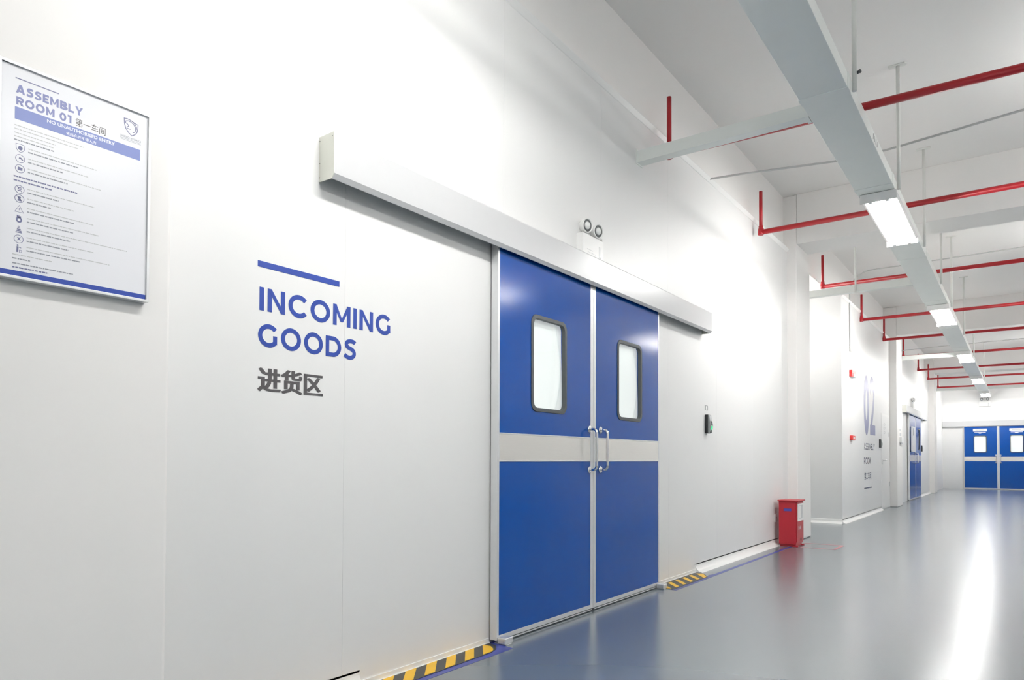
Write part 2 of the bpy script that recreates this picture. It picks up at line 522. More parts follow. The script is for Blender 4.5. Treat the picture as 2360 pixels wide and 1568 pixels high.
def cove(y0, y1, x, r=.07):
    pts = [(x, 0), (x + r, 0)] + [(x + r - r * math.sin(math.radians(a)), r - r * math.cos(math.radians(a)) + .002) for a in range(10, 91, 10)] + [(x, r + .012)]
    return B().prism(pts, 1, y0, y1)
struct('baseboard_left', cove(6.66, 10.05, XW), 'cove', 'white coved skirting between the hazard tape and the fire box column', 'skirting')
struct('baseboard_left', cove(1.31, 2.33, XW), 'cove', 'white coved skirting beside the poster column', 'skirting')
struct('baseboard_left', cove(13.30, 17.55, X2, .06), 'cove', 'white coved skirting under the 02 lettering', 'skirting')
struct('baseboard_left', cove(24.75, 27.7, X2, .06), 'cove', 'white coved skirting after the second sliding door', 'skirting')
rb = B().prism([(13.30, 0), (13.24, 0), (13.262, .012), (13.285, .035), (13.292, .07), (13.30, .075)], 0, -3.6, X2)
struct('baseboard_recess', rb, 'cove', 'white coved skirting along the recess return wall', 'skirting')
for a, c, lab in ((2.33, 3.345, 'thin metal floor channel under the wall above the yellow and black tape, INCOMING GOODS side'),
                  (5.70, 6.66, 'thin metal floor channel under the wall beside the card reader')):
    struct('baseboard_left', B().box(XW, XW + .006, a, c, 0, .03).box(XW, XW + .012, a, c, 0, .006), 'cove', lab, 'skirting', .001)
struct('trim_1', B().prism([(XW, ZP - .04), (XW + .006, ZP - .036), (XW + .03, ZP - .004), (XW + .03, ZP + .004), (XW, ZP + .004)], 1, 1.31, 10.05), 'cove', 'white edge trim along the top of the door wall', 'trim')
struct('trim_2', B().prism([(X2, ZP - .04), (X2 + .006, ZP - .036), (X2 + .03, ZP - .004), (X2 + .03, ZP + .004), (X2, ZP + .004)], 1, 13.30, 18.8), 'cove', 'white edge trim along the top of the 02 wall', 'trim')

# ================================================================== SLIDING DOORS
def make_leaf(name, s0, s1, face, back, fm, label, hinge_side, win, hand, z0=.022, z1=2.46, sign=False, film_fold=True):
    """leaf on a wall: s-range, face/back depth are distances from the wall plane of fm; hand = s of the pull handle"""
    base = fm((s0 + s1) / 2, 0, (face + back) / 2)
    d = thing(name, label, 'door', base, None, 'structure')
    ws0, ws1, wt0, wt1 = win
    hole = rrect(ws0, ws1, wt0, wt1, .055)
    e = .02 if hinge_side else .038
    eL, eR = (.020, .038) if hinge_side == 'L' else (.038, .020)
    BT0, BT1 = 1.094, 1.262
    # blue skin above and below the plate
    b = B()
    holed_plate(b, s0 + eL, s1 - eR, BT1 + .004, z1, hole, fm, back, face)
    b.poly2([(s0 + eL, z0 + .028), (s1 - eR, z0 + .028), (s1 - eR, BT0 - .004), (s0 + eL, BT0 - .004)], fm, back, face)
    b.build('door_panel', 'blue', d)
    # aluminium edge frame
    b = B()
    b.poly2([(s0, z0), (s0 + eL, z0), (s0 + eL, z1), (s0, z1)], fm, back, face + .002)
    b.poly2([(s1 - eR, z0), (s1, z0), (s1, z1), (s1 - eR, z1)], fm, back, face + .002)
    b.poly2([(s0 + eL, z0), (s1 - eR, z0), (s1 - eR, z0 + .028), (s0 + eL, z0 + .028)], fm, back, face + .0015)
    b.build('door_frame', 'alu', d, .0008, 1)
    # stainless plate with two thin trims
    b = B()
    b.poly2([(s0 + eL, BT0), (s1 - eR, BT0), (s1 - eR, BT1), (s0 + eL, BT1)], fm, back, face + .0005)
    pl = b.build('push_plate', 'band', d)
    b = B()
    for t in (BT0, BT1):
        b.poly2([(s0 + eL, t - .004), (s1 - eR, t - .004), (s1 - eR, t + .004), (s0 + eL, t + .004)], fm, back + .01, face + .0025)
    b.build('plate_trim', 'alu', d, .0008, 1)
    # window
    gk = B()
    ring2(gk, rrect(ws0 - .004, ws1 + .004, wt0 - .004, wt1 + .004, .058), rrect(ws0 + .022, ws1 - .022, wt0 + .022, wt1 - .022, .045), fm, face - .022, face + .006)
    wf = gk.build('window_frame', 'rubber', d, .003, 2)
    b = B()
    b.poly2(rrect(ws0 + .0, ws1 - .0, wt0 + .0, wt1 - .0, .05), fm, face - .014, face - .010)
    b.build('window_pane', 'glass', wf)
    # white film hanging behind the pane, with a soft fold
    b = B()
    NX, NZ = 22, 30
    g = []
    for i in range(NX + 1):
        row = []
        for j in range(NZ + 1):
            u = i / NX; v = j / NZ
            s_ = ws0 - .01 + u * (ws1 - ws0 + .02); t_ = wt0 - .01 + v * (wt1 - wt0 + .02)
            q = u - (.72 + .16 * math.sin(v * math.pi))
            dd = .013 * math.exp(-(q / .035) ** 2) + .004 * math.sin(7 * u + 5 * v) * u
            row.append(b.bm.verts.new(fm(s_, t_, back + .010 + max(-.006, min(.0135, dd)))))
        g.append(row)
    for i in range(NX):
        for j in range(NZ):
            b.bm.faces.new([g[i][j], g[i + 1][j], g[i + 1][j + 1], g[i][j + 1]]).smooth = True
    b.build('window_film', 'film', wf)
    # pull handle on two round roses
    hz0, hz1 = 1.030, 1.325
    hd = B()
    pts = []
    H = .062; rr = .030
    pts.append(fm(hand, hz1, face))
    for a in range(0, 91, 15):
        pts.append(fm(hand, hz1 - rr + rr * math.cos(math.radians(a)), face + H - rr + rr * math.sin(math.radians(a))))
    for a in range(90, 181, 15):
        pts.append(fm(hand, hz0 + rr + rr * math.cos(math.radians(a)), face + H - rr + rr * math.sin(math.radians(a))))
    pts.append(fm(hand, hz0, face))
    hd.tube(pts, .0105, 16)
    ho = hd.build('door_handle', 'chrome', d)
    nrm = Vector(fm(0, 0, 1)) - Vector(fm(0, 0, 0))
    for hz in (hz0, hz1):
        B().lathe(fm(hand, hz, face), nrm, [(0, .026), (.006, .026), (.0085, .023), (.009, .012)], 24).build('handle_rose', 'chrome', ho)
    # sweep rail under the leaf
    B().poly2([(s0 + .03, .006), (s1 - .004, .006), (s1 - .004, z0 - .006), (s0 + .03, z0 - .006)], fm, back + .012, face - .004).build('bottom_sweep', 'alu', d, .001, 1)
    if sign:
        m_ = (ws0 + ws1) / 2
        sg = B().poly2(rrect(m_ - .225, m_ + .225, 2.245, 2.345, .012), fm, face, face + .004).build('door_sign', 'white', d)
        q = B()
        for k in range(11):
            x = m_ - .14 + k * .026
            q.poly2([(x, 2.288), (x + .018, 2.288), (x + .018, 2.305), (x, 2.305)], fm, face + .004, face + .005)
        q.build('sign_lettering', 'print_grey', sg)
        B().poly2([(m_ - .185, 2.195), (m_ - .07, 2.195), (m_ - .03, 2.165), (m_ + .03, 2.165), (m_ + .07, 2.195), (m_ + .185, 2.195), (m_ + .185, 2.218), (m_ - .185, 2.218)], fm, face, face + .003).build('door_sticker', 'print_white', d)
    return d

fmA = onX(XW)
make_leaf('door_1', 3.345, 4.5055, .06, .012, fmA, 'blue sliding door leaf beside the INCOMING GOODS wall, wider window', 'L', (3.705, 4.130, 1.418, 2.043), 4.452)
make_leaf('door_2', 4.5085, 5.668, .06, .012, fmA, 'blue sliding door leaf next to the card reader, under the twin-head lamp', 'R', (4.890, 5.318, 1.418, 2.043), 4.614)
fmC = onX(X2)
make_leaf('door_3', 21.95, 23.265, .06, .012, fmC, 'distant blue sliding leaf with white notice, beside the third column', 'L', (22.35, 22.78, 1.418, 2.043), 23.19)
make_leaf('door_4', 23.275, 24.62, .06, .012, fmC, 'distant blue sliding leaf just before the small far card reader', 'R', (23.88, 24.33, 1.418, 2.043), 23.35)
fmF = onY(Y1)
make_leaf('door_5', -1.815, -.705, .06, .012, fmF, 'first of the blue double doors in the end wall, white sign above its window', 'L', (-1.49, -1.07, 1.425, 2.080), -.775, sign=True)
make_leaf('door_6', -.699, .415, .06, .012, fmF, 'second of the blue double doors in the end wall, cut by the picture edge', 'R', (-.335, .085, 1.425, 2.095), -.63, sign=True)

def track_cover(s0, s1, fm, label, z0=2.375, z1=2.585, dep=.105, back=0.0):
    b0 = fm((s0 + s1) / 2, z0, 0)
    t = thing('door_track_cover', label, 'door track cover', b0)
    prof = [(0, z1), (0, z1 - .004), (dep - .006, z1 - .004), (dep - .004, z1 - .006), (dep - .004, z0 + .022), (dep - .016, z0 + .003), (dep - .02, z0 + .003), (dep - .02, z0), (dep - .014, z0), (dep, z0 + .021), (dep, z1 - .01), (dep - .008, z1)]
    b = B()
    n = len(prof)
    A = [b.bm.verts.new(fm(s0 + .004, p[1], p[0])) for p in prof]
    C = [b.bm.verts.new(fm(s1 - .004, p[1], p[0])) for p in prof]
    for i in range(n):
        b.bm.faces.new([A[i], C[i], C[(i + 1) % n], A[(i + 1) % n]])
    b.bm.faces.new(A); b.bm.faces.new(C[::-1])
    b.build('cover_shell', 'cover', t)
    for a, c in ((s0, s0 + .004), (s1 - .004, s1)):
        e = B()
        pr = [(0, z0), (dep - .014, z0), (dep, z0 + .021), (dep, z1 - .008), (dep - .006, z1 + .001), (0, z1 - .001)]
        A = [e.bm.verts.new(fm(a, p[1], p[0])) for p in pr]
        C = [e.bm.verts.new(fm(c, p[1], p[0])) for p in pr]
        for i in range(len(pr)):
            e.bm.faces.new([A[i], C[i], C[(i + 1) % len(pr)], A[(i + 1) % len(pr)]])
        e.bm.faces.new(A); e.bm.faces.new(C[::-1])
        ec = e.build('end_plate', 'endcap', t)
        for q in ((.006, z0 + .02), (.006, z1 - .022), (.006, (z0 + z1) / 2 - .02), (dep - .012, z1 - .018)):
            p0 = fm(a, q[1], q[0])
            nrm = Vector(fm(1, 0, 0)) - Vector(fm(0, 0, 0))
            B().lathe(p0, -nrm if a == s0 else nrm, [(0, .0022), (.0012, .0018), (.0015, .0)], 8).build('screw', 'rubber', ec)
    B().poly2([(s0 + .01, z0 + .06), (s1 - .01, z0 + .06), (s1 - .01, z0 + .10), (s0 + .01, z0 + .10)], fm, .003, .010).build('track_rail', 'alu', t)
    return t
track_cover(2.060, 6.842, fmA, 'long white track cover above the near blue sliding doors')
track_cover(21.02, 25.98, fmC, 'white track cover above the distant sliding doors in the side wall')
track_cover(-2.52, .46, fmF, 'white track cover across the end wall above the double doors', z0=2.435, z1=2.66, dep=.10)

for (x0, x1, y0, y1, lab) in ((-2.539, -2.478, 3.352, 3.43, 'small metal floor guide at the corner of the door leaf beside the thick hazard tape'),
                              (-2.535, -2.47, 5.60, 5.675, 'small metal floor guide at the door corner nearest the card reader')):
    t = thing('floor_guide', lab, 'floor guide', ((x0 + x1) / 2, (y0 + y1) / 2, 0))
    B().box(x0, x1, y0, y1, .004, .042).build('guide_block', 'alu', t, .006, 3)
    B().box(x0 - .03, x1, y0 + .01, y1 - .01, 0, .005).build('base_plate', 'alu', t, .001, 1)
    B().lathe(((x0 + x1) / 2 + .02, y0 - .0005, .022), (0, -1, 0), [(0, .004), (.001, .004), (.0015, .002)], 10).build('screw', 'chrome', t)

# ================================================================== FLOOR TAPE
def slant(b, ya, yb, xa, xb, sh, z0, z1):
    b.prism([(xa, ya), (xa, yb), (xb, yb - sh), (xb, ya - sh)], 2, z0, z1)
def hazard(label, y0, y1, xa, xb, stripes, sh, ends):
    t = thing('hazard_tape', label, 'floor tape', ((xa + xb) / 2, (y0 + y1) / 2, 0))
    B().prism(ends, 2, .0016, .0034).build('black_backing', 'tblack', t)
    b = B()
    for q in stripes: b.prism(q, 2, .003, .0046)
    b.build('yellow_stripe', 'yellow', t)
    return t
st = []
y = 3.119
while y > 1.5:
    st.append([(-2.592, y), (-2.592, y + .080), (-2.464, y - .078), (-2.464, y - .158)])
    y -= .160
st = [[(-2.592, a[0][1]), (-2.592, a[1][1]), (-2.464, a[2][1]), (-2.464, a[3][1])] for a in st]
st.insert(0, [(-2.598, 3.285), (-2.535, 3.285), (-2.485, 3.245), (-2.463, 3.204), (-2.463, 3.121)])
hazard('yellow and black hazard tape on the floor under the INCOMING GOODS wall', 1.4, 3.34, -2.598, -2.455, st, .16,
       [(-2.598, 1.4), (-2.598, 3.335), (-2.53, 3.325), (-2.475, 3.26), (-2.455, 3.19), (-2.455, 1.4)])
st = []
for k in range(4):
    y = 5.911 + k * .1617
    st.append([(-2.565, y), (-2.565, y + .066), (-2.42, y - .096), (-2.42, y - .162)])
st.append([(-2.568, 5.80), (-2.568, 5.825), (-2.43, 5.672), (-2.47, 5.655)])
st.append([(-2.555, 6.556), (-2.53, 6.580), (-2.50, 6.589), (-2.41, 6.443), (-2.405, 6.362)])
hazard('short yellow and black hazard tape on the floor below the card reader', 5.66, 6.62, -2.598, -2.40, st, .16,
       [(-2.596, 5.79), (-2.596, 6.58), (-2.55, 6.61), (-2.49, 6.60), (-2.40, 6.45), (-2.40, 5.66), (-2.47, 5.645)])
bt = B().prism([(-2.47, 1.4), (-2.47, 3.19), (-2.52, 3.28), (-2.60, 3.335), (-2.60, 3.41), (-2.50, 3.355), (-2.409, 3.335), (-2.425, 1.4)], 2, 0, .0012)
tag(bt.build('floor_tape', 'tblue'), 'blue floor tape edging the longer hazard strip, pointed at the door corner', 'floor tape')
bt = B().prism([(-2.41, 5.636), (-2.372, 5.637), (-2.368, 6.30), (-2.372, 6.56), (-2.372, 9.34), (-2.412, 9.34), (-2.412, 6.64), (-2.435, 6.56), (-2.405, 6.44)], 2, 0, .0012)
tag(bt.build('floor_tape', 'tblue'), 'thin blue floor tape running from the short hazard strip to the fire box', 'floor tape')
rt_ = B().box(-2.36, -1.86, 9.86, 9.90, 0, .0012).box(-1.90, -1.86, 9.36, 9.86, 0, .0012).box(-2.28, -1.90, 9.36, 9.40, 0, .0012)
tag(rt_.build('floor_tape', 'tred'), 'red floor tape outline, colour paled for glare, in front of the fire extinguisher box', 'floor tape')

# ================================================================== WALL LETTERING
def wall_letter(label, loc): return thing('wall_lettering', label, 'wall lettering', loc)
t = wall_letter('blue INCOMING GOODS lettering with bar and dark Chinese characters, on the white wall', (XW, 2.1, 1.38))
B().poly2([(1.747, 1.917), (2.185, 1.917), (2.185, 1.943), (1.747, 1.943)], fmA, 0, .0012).build('bar', 'ink_blue', t)
caps(B(), 'INCOMING', 1.757, 2.519, 1.733, 1.832, .205, fmA).build('lettering', 'ink_blue', t)
caps(B(), 'GOODS', 1.752, 2.290, 1.581, 1.677, .205, fmA).build('lettering', 'ink_blue', t)
cn = B()
for k, q in enumerate((-.0035, 0, .0035)):
    words_mesh(cn, '进货区', 1.7545 + q, 2.0905 + q, 1.3875, 1.4925, fmA, .014, .0010 + k * .0002)
plabel(cn.build('chinese_lettering', 'ink_dark', t), 'dark grey Chinese lettering')

t = wall_letter('tall slate 02 ASSEMBLY ROOM lettering on the wall past the fire box', (X2, 15.9, .55))
caps(B(), '0', 15.42, 16.02, 1.64, 2.81, .26, fmC).build('numeral', 'ink_slate', t)
b2 = B()
def map2(q): return [(16.10 + px * .66, 1.64 + py * 1.17) for px, py in q]
two = [(.10, .78), (.18, .88), (.34, .94), (.55, .93), (.70, .86), (.76, .73), (.72, .60), (.60, .46), (.42, .30), (.14, .06)]
stroke(b2, two, 0, .22, lambda q: b2.poly2(map2(q), fmC, .0006, .0012))
b2.poly2(map2([(.05, 0), (1, 0), (1, .18), (.05, .18)]), fmC, .0006, .0018)
b2.build('numeral', 'ink_slate', t)
caps(B(), 'ASSEMBLY', 15.41, 16.66, 1.320, 1.455, .19, fmC).build('lettering', 'ink_dark', t)
caps(B(), 'ROOM', 15.40, 16.14, 1.035, 1.165, .19, fmC).build('lettering', 'ink_dark', t)
words_mesh(B(), '第二车间', 15.43, 16.20, .715, .865, fmC, .015).build('chinese_lettering', 'ink_dark', t)
B().poly2([(15.41, .535), (16.28, .535), (16.28, .558), (15.41, .558)], fmC, 0, .0012).build('bar', 'ink_dark', t)

# ================================================================== POSTER ON THE COLUMN
fmP = onX(XC)
ps0, ps1, pz0, pz1 = .762, 1.214, 1.643, 2.298
t = thing('framed_poster', 'framed assembly room notice poster on the off-white column', 'poster', (XC, 1.0, pz0))
b = B()
pr = [(0, 0), (.022, .0), (.022, .004), (.018, .010), (.012, .011)]
ring2(b, rrect(ps0, ps1, pz0, pz1, .003, 2), rrect(ps0 + .009, ps1 - .009, pz0 + .009, pz1 - .009, .002, 2), fmP, 0, .032)
b.build('frame', 'alu', t, .003, 2)
sh = B().poly2([(ps0 + .008, pz0 + .008), (ps1 - .008, pz0 + .008), (ps1 - .008, pz1 - .008), (ps0 + .008, pz1 - .008)], fmP, .002, .0255).build('printed_sheet', 'print_pap', t)
fq = lambda s, t_, d: fmP(s, t_, .0255 + d)
def quad(b, s0, s1, t0, t1, d0=.0, d1=.0004): return b.poly2([(s0, t0), (s1, t0), (s1, t1), (s0, t1)], fq, d0, d1)
quad(B(), .808, .926, 2.2515, 2.2545).build('rule_line', 'print_line', sh)
caps(B(), 'ASSEMBLY', .810, .996, 2.2085, 2.2345, .245, fq, 0, .0004).build('title_lettering', 'print_lav', sh)
caps(B(), 'ROOM 01', .811, .963, 2.1725, 2.1975, .245, fq, 0, .0004).build('title_lettering', 'print_lav', sh)
words_mesh(B(), '第一车间', .975, 1.066, 2.171, 2.197, fq, .004, .0004).build('chinese_lettering', 'ink_dark', sh)
quad(B(), .808, 1.179, 2.128, 2.1655).build('title_band', 'print_blue', sh)
fb = lambda s, t_, d: fmP(s, t_, .0261 + d)
bb = words_mesh(B(), 'NO UNAUTHORISED ENTRY', .894, 1.096, 2.1495, 2.1605, fb, .03, 0)
words_mesh(bb, '未经允许不得入内', .948, 1.037, 2.1315, 2.1425, fb, .02, 0)
bb.build('band_lettering', 'print_white', sh)
quad(B(), ps0 + .010, ps1 - .010, 1.6525, 1.6685).build('bottom_band', 'ink_blue', sh)
# shield emblem with a lion-like head line
lg = B()
def logo(pts, w, cl=0):
    stroke(lg, [(1.148 + x * .023, 2.231 + y * .027) for x, y in pts], cl, w, lambda q: lg.poly2(q, fq, 0, .0004))
logo([(-1, .92), (-.55, .98), (-.1, .92), (.3, .80), (.7, .70), (1, .66), (.98, .1), (.85, -.35), (.55, -.72), (.1, -1), (-.35, -.72), (-.75, -.3), (-.95, .25)], .0026, 1)
logo([(-.78, .62), (-.4, .75), (0, .70), (.35, .55), (.60, .25), (.66, -.1), (.52, -.42), (.25, -.55)], .0024)
logo([(-.78, .62), (-.80, .40), (-.55, .34), (-.40, .22), (-.35, .05), (-.55, -.02)], .0022)
logo([(-.62, -.18), (-.3, -.25), (-.05, -.2)], .002)
logo([(.15, .86), (.5, .66), (.78, .35), (.84, 0)], .002)
lg.build('shield_emblem', 'print_line', sh)
sw = words_mesh(B(), 'SHIELD WORKS', 1.113, 1.181, 2.1905, 2.1975, fq, .0, .0004)
quad(sw, 1.113, 1.181, 2.1868, 2.1875); quad(sw, 1.113, 1.181, 2.1828, 2.1835)
sw.build('emblem_lettering', 'print_grey', sh)
def zv(v): return 2.163 - (v - 252) * .001338
rows = [(292, .808, 1.00, 0), (300, .808, .985, 0), (309, .808, .92, 0), (317, .808, .915, 0), (325, .808, .915, 1),
        (338, .845, 1.04, 0), (346, .845, .985, 1), (361, .845, 1.015, 0), (369, .845, .94, 1), (384, .845, 1.055, 0), (392, .845, .955, 1),
        (408, .808, .985, 2), (417, .808, .91, 2),
        (431, .845, 1.035, 0), (439, .845, .93, 1), (453, .845, .975, 0), (461, .845, .91, 1), (475, .845, 1.035, 0), (483, .845, .975, 1),
        (498, .845, 1.05, 0), (506, .845, .975, 1), (520, .845, 1.14, 0), (528, .845, .965, 1), (542, .845, 1.035, 0), (550, .845, .96, 1),
        (564, .845, 1.085, 0), (572, .845, .995, 1), (585, .808, .915, 0), (594, .808, .855, 1), (605, .808, .975, 1), (614, .808, .905, 2)]
tx = {0: B(), 1: B(), 2: B()}
for v, a, c, k in rows:
    s = a
    hgt = (.0026, .0036, .0040)[k]
    while s < c:
        L = random.uniform(.004, .013)
        quad(tx[k], s, min(c, s + L), zv(v) - hgt / 2, zv(v) + hgt / 2)
        s += L + random.uniform(.0012, .0028)
tx[0].build('small_text', 'lgrey', sh)
tx[1].build('small_text', 'print_grey', sh)
tx[2].build('small_text', 'print_line', sh)
def icon(v, kind):
    b = B()
    c0, c1 = .824, zv(v)
    def seg(pts, w=.0016, cl=0): stroke(b, [(c0 + x * .012, c1 + y * .012) for x, y in pts], cl, w, lambda q: b.poly2(q, fq, 0, .0004))
    def fill(pts): b.poly2([(c0 + x * .012, c1 + y * .012) for x, y in pts], fq, 0, .0004)
    circ = arc(0, 0, 1, 1, 0, 360, 28)[:-1]
    if kind in (1, 2, 3, 4, 7): seg(circ, .0014, 1)
    if kind == 0:
        seg([(-1, .9), (0, 1.05), (1, .9), (.9, -.2), (.5, -.8), (0, -1.1), (-.5, -.8), (-.9, -.2)], .0012, 1)
        fill(arc(0, 0, .5, .55, 0, 360, 14)[:-1])
    if kind == 1: fill([(-.2, .35), (.2, .3), (.75, -.3), (.5, -.35), (.1, -.05), (-.3, -.05)])
    if kind == 2: fill([(-.5, -.4), (.5, -.4), (.55, .3), (-.45, .45)])
    if kind == 3:
        for y in (.45, .1, -.3): fill([(-.4, y - .1), (.4, y - .1), (.4, y + .1), (-.4, y + .1)])
        seg([(-.6, .7), (.6, -.7)], .0014)
    if kind == 4:
        fill([(-.35, .5), (.35, .5), (.25, .1), (-.25, .1)]); fill([(-.45, -.6), (.45, -.6), (.25, .0), (-.25, .0)])
        seg([(-.65, .7), (.65, -.7)], .0014)
    if kind == 5:
        seg([(-.95, -.8), (.95, -.8), (0, .95)], .0013, 1); seg([(0, .3), (0, -.3)], .0012)
    if kind == 6:
        seg(arc(0, -.25, .5, .55, 0, 360, 16)[:-1], .0042, 1)
        for k in range(3): fill([(-.5 + k * .34, .2), (-.25 + k * .34, .2), (-.25 + k * .34, .9 - .1 * k), (-.5 + k * .34, .9 - .1 * k)])
    if kind == 8:
        for k in range(5):
            y = .75 - k * .38; ww = .14 + k * .15
            fill([(-ww, y - .12), (ww, y - .12), (ww * .9, y + .12), (-ww * .9, y + .12)])
    if kind == 7: fill([(-.45, -.5), (-.1, .1), (-.4, .4), (.1, .4), (.5, .6), (.2, 0), (.45, -.35), (0, -.2)])
    if kind == 9:
        fill([(-.45, -.9), (-.05, -.9), (.0, .5), (-.4, .6)]); fill(arc(-.2, .85, .22, .22, 0, 360, 12)[:-1]); fill([(0, .55), (.6, .35), (.55, .2), (0, .35)])
        seg([(.2, -.9), (.7, -.9), (.7, -.3), (.2, -.3)], .001, 1)
    b.build('icon', 'print_line', sh)
for v, k in ((342, 0), (366, 1), (389, 2), (436, 3), (457, 4), (481, 5), (503, 6), (527, 8), (549, 7), (571, 9)): icon(v, k)

# ================================================================== EMERGENCY LAMPS
def emergency(y, z, fm_face, label, nrm=(1, 0, 0), side=(0, 1, 0), sc=1.0, turn=-.22):
    """twin-head emergency lamp; its box stands on the track cover line, y = box start"""
    n = Vector(nrm); sd = Vector(side); zz = Vector((0, 0, 1))
    o = Vector(fm_face(y, z, 0))
    t = thing('emergency_lamp', label, 'emergency lamp', o)
    P = lambda s, h, d: tuple(o + sd * s * sc + zz * h * sc + n * d * sc)
    fm = lambda s, h, d: P(s, h, d)
    B().poly2([(0, -.0), (.31, -.0), (.31, .165), (0, .165)], fm, .0, .058).build('lamp_box', 'white', t, .006, 2)
    fp = B().poly2([(.236, .012), (.268, .012), (.268, .11), (.236, .11)], fm, .058, .0595).build('status_strip', 'lgrey', t)
    B().lathe(P(.250, .028, .0595), n, [(0, .004), (.001, .004), (.0015, .0)], 10).build('test_button', 'rubber', t)
    b = B()
    for k, (s0_, s1_) in enumerate(((.06, .15), (.07, .19))):
        for j in range(6):
            a = s0_ + (s1_ - s0_) * j / 6
            b.poly2([(a, .052 - k * .02), (a + (s1_ - s0_) / 6 * .7, .052 - k * .02), (a + (s1_ - s0_) / 6 * .7, .057 - k * .02), (a, .057 - k * .02)], fm, .058, .0588)
    b.build('small_text', 'lgrey', t)
    for s_ in (.075, .238):
        c = Vector(P(s_, .23, .030))
        B().tube([P(s_ - .012, .163, .03), P(s_ - .008, .18, .03), P(s_, .195, .03)], .010 * sc, 12).build('swivel_neck', 'rubber', t)
        ax = (n + sd * turn + zz * -.12).normalized()
        hd = B().lathe(c, ax, [(-.030 * sc, .0), (-.030 * sc, .022 * sc), (-.022 * sc, .040 * sc), (0, .050 * sc), (.024 * sc, .0535 * sc), (.030 * sc, .0535 * sc), (.030 * sc, .046 * sc), (.024 * sc, .044 * sc)], 32).build('lamp_head', 'white', t)
        B().lathe(c, ax, [(.0242 * sc, .0440 * sc), (.0252 * sc, .0440 * sc), (.0252 * sc, .0)], 32).build('reflector', 'lens', hd)
        B().lathe(c, ax, [(.0250 * sc, .029 * sc), (.031 * sc, .026 * sc), (.036 * sc, .015 * sc), (.037 * sc, .0)], 24).build('lamp_lens', 'bulb', hd)
    return t
emergency(4.362, 2.588, fmA, 'white twin-head emergency lamp standing on the near track cover')
emergency(22.85, 2.60, fmC, 'small white twin-head emergency lamp above the distant side doors', sc=1.1)
emergency(-1.30, 3.22, fmF, 'tiny white twin-head emergency lamp high on the end wall', nrm=(0, -1, 0), side=(1, 0, 0), sc=1.2)
t = tag(B().tube([(XW + .006, 4.735, 2.588), (XW + .006, 4.735, 2.80)], .006, 8).build('conduit', 'cove'), 'short white cable conduit running up beside the near emergency lamp', 'conduit')

# ================================================================== ACCESS READERS
def reader(y, z, fm, label, sc=1.0, lit=False):
    o = Vector(fm(y, z, 0))
    t = thing('card_reader', label, 'card reader', o)
    g = lambda s, h, d: fm(y + s * sc, z + h * sc, d * sc)
    W, H = .082, .192
    B().poly2(rrect(0, W, 0, H, .008, 3), g, 0, .032).build('back_shell', 'black', t, .003, 2)
    # wedge front, deeper towards the sensor
    def wedge(b, s0, s1, prof):
        A = [b.bm.verts.new(g(s0, h, d)) for h, d in prof]
        C = [b.bm.verts.new(g(s1, h, d)) for h, d in prof]
        m = len(prof)
        for i in range(m): b.bm.faces.new([A[i], C[i], C[(i + 1) % m], A[(i + 1) % m]])
        b.bm.faces.new(A); b.bm.faces.new(C[::-1])
        return b
    wedge(B(), .003, W - .003, [(.004, .032), (.004, .046), (.03, .05), (.062, .060), (.080, .060), (.19, .040), (.19, .032)]).build('front_shell', 'grey', t, .003, 2)
    wedge(B(), .016, W - .012, [(.128, .050), (.128, .0535), (.183, .0435), (.183, .040)]).build('display', 'lgrey', t)
    kb = B()
    for r in range(4):
        for c in range(3):
            s0 = .018 + c * .017; h = .088 + r * .0095
            dd = .060 - (h - .080) / .11 * .020
            kb.poly2([(s0, h), (s0 + .013, h), (s0 + .013, h + .006), (s0, h + .006)], g, dd - .004, dd + .0025)
    kb.build('keypad', 'rubber', t)
    wedge(B(), .032, .054, [(.036, .048), (.036, .0535), (.056, .0635), (.072, .065), (.076, .058), (.072, .052)]).build('sensor_light', 'green' if lit else 'lgrey', t)
    B().poly2([(.026, .004), (.060, .004), (.054, .034), (.032, .034)], g, .04, .0525).build('finger_rest', 'black', t)
    return t
reader(6.912, 1.375, fmA, 'black and grey card reader with green light, right of the near doors', lit=True)
reader(17.25, 1.385, fmC, 'dark card reader beside the lever-handled door, after the 02 lettering', 1.0)
reader(25.22, 1.39, fmC, 'tiny dark card reader beyond the distant side doors', 1.0)
st_ = thing('wall_sticker', 'small square grey pictogram sticker above the near card reader', 'sticker', (XW, 6.95, 1.61))
B().poly2([(6.912, 1.612), (6.998, 1.612), (6.998, 1.662), (6.912, 1.662)], fmA, 0, .0012).build('sticker_ground', 'grey', st_)
B().poly2([(6.940, 1.618), (6.972, 1.618), (6.972, 1.655), (6.940, 1.655)], fmA, .0012, .002).build('pictogram', 'white', st_)

# ================================================================== FIRE EXTINGUISHER BOX, SOCKET, ALARMS
t = thing('extinguisher_box', 'red steel fire extinguisher box on the floor by the white column', 'fire extinguisher box', (-2.41, 9.52, 0))
bx0, bx1, by0, by1, bz = -2.535, -2.312, 9.345, 9.69, .575
b = B()
b.prism([(by0, .045), (by0, bz), (by1, bz), (by1, .045)], 0, bx0, bx1 - .012)
B().box(bx0, bx1 - .012, by0, by1, .03, bz).build('box_body', 'red', t, .004, 2)
b.bm.free()
B().box(bx0 + .01, bx1 - .02, by0 + .02, by1 - .02, 0, .03).build('plinth', 'red', t, .003, 1)
for a, c in ((by0 + .002, by0 + .055), (by1 - .055, by1 - .002)):
    B().box(bx1 - .055, bx1 + .012, a, c, 0, .012).build('foot', 'red', t, .002, 1)
lid = B().box(bx0 - .012, bx1 + .016, by0 - .014, by1 + .016, bz, bz + .018).build('lid', 'red', t, .004, 2)
dr = B().box(bx1 - .012, bx1, by0 + .012, by1 - .012, .055, bz - .008).build('door', 'red', t, .003, 1)
fx = onX(bx1)
wr = B()
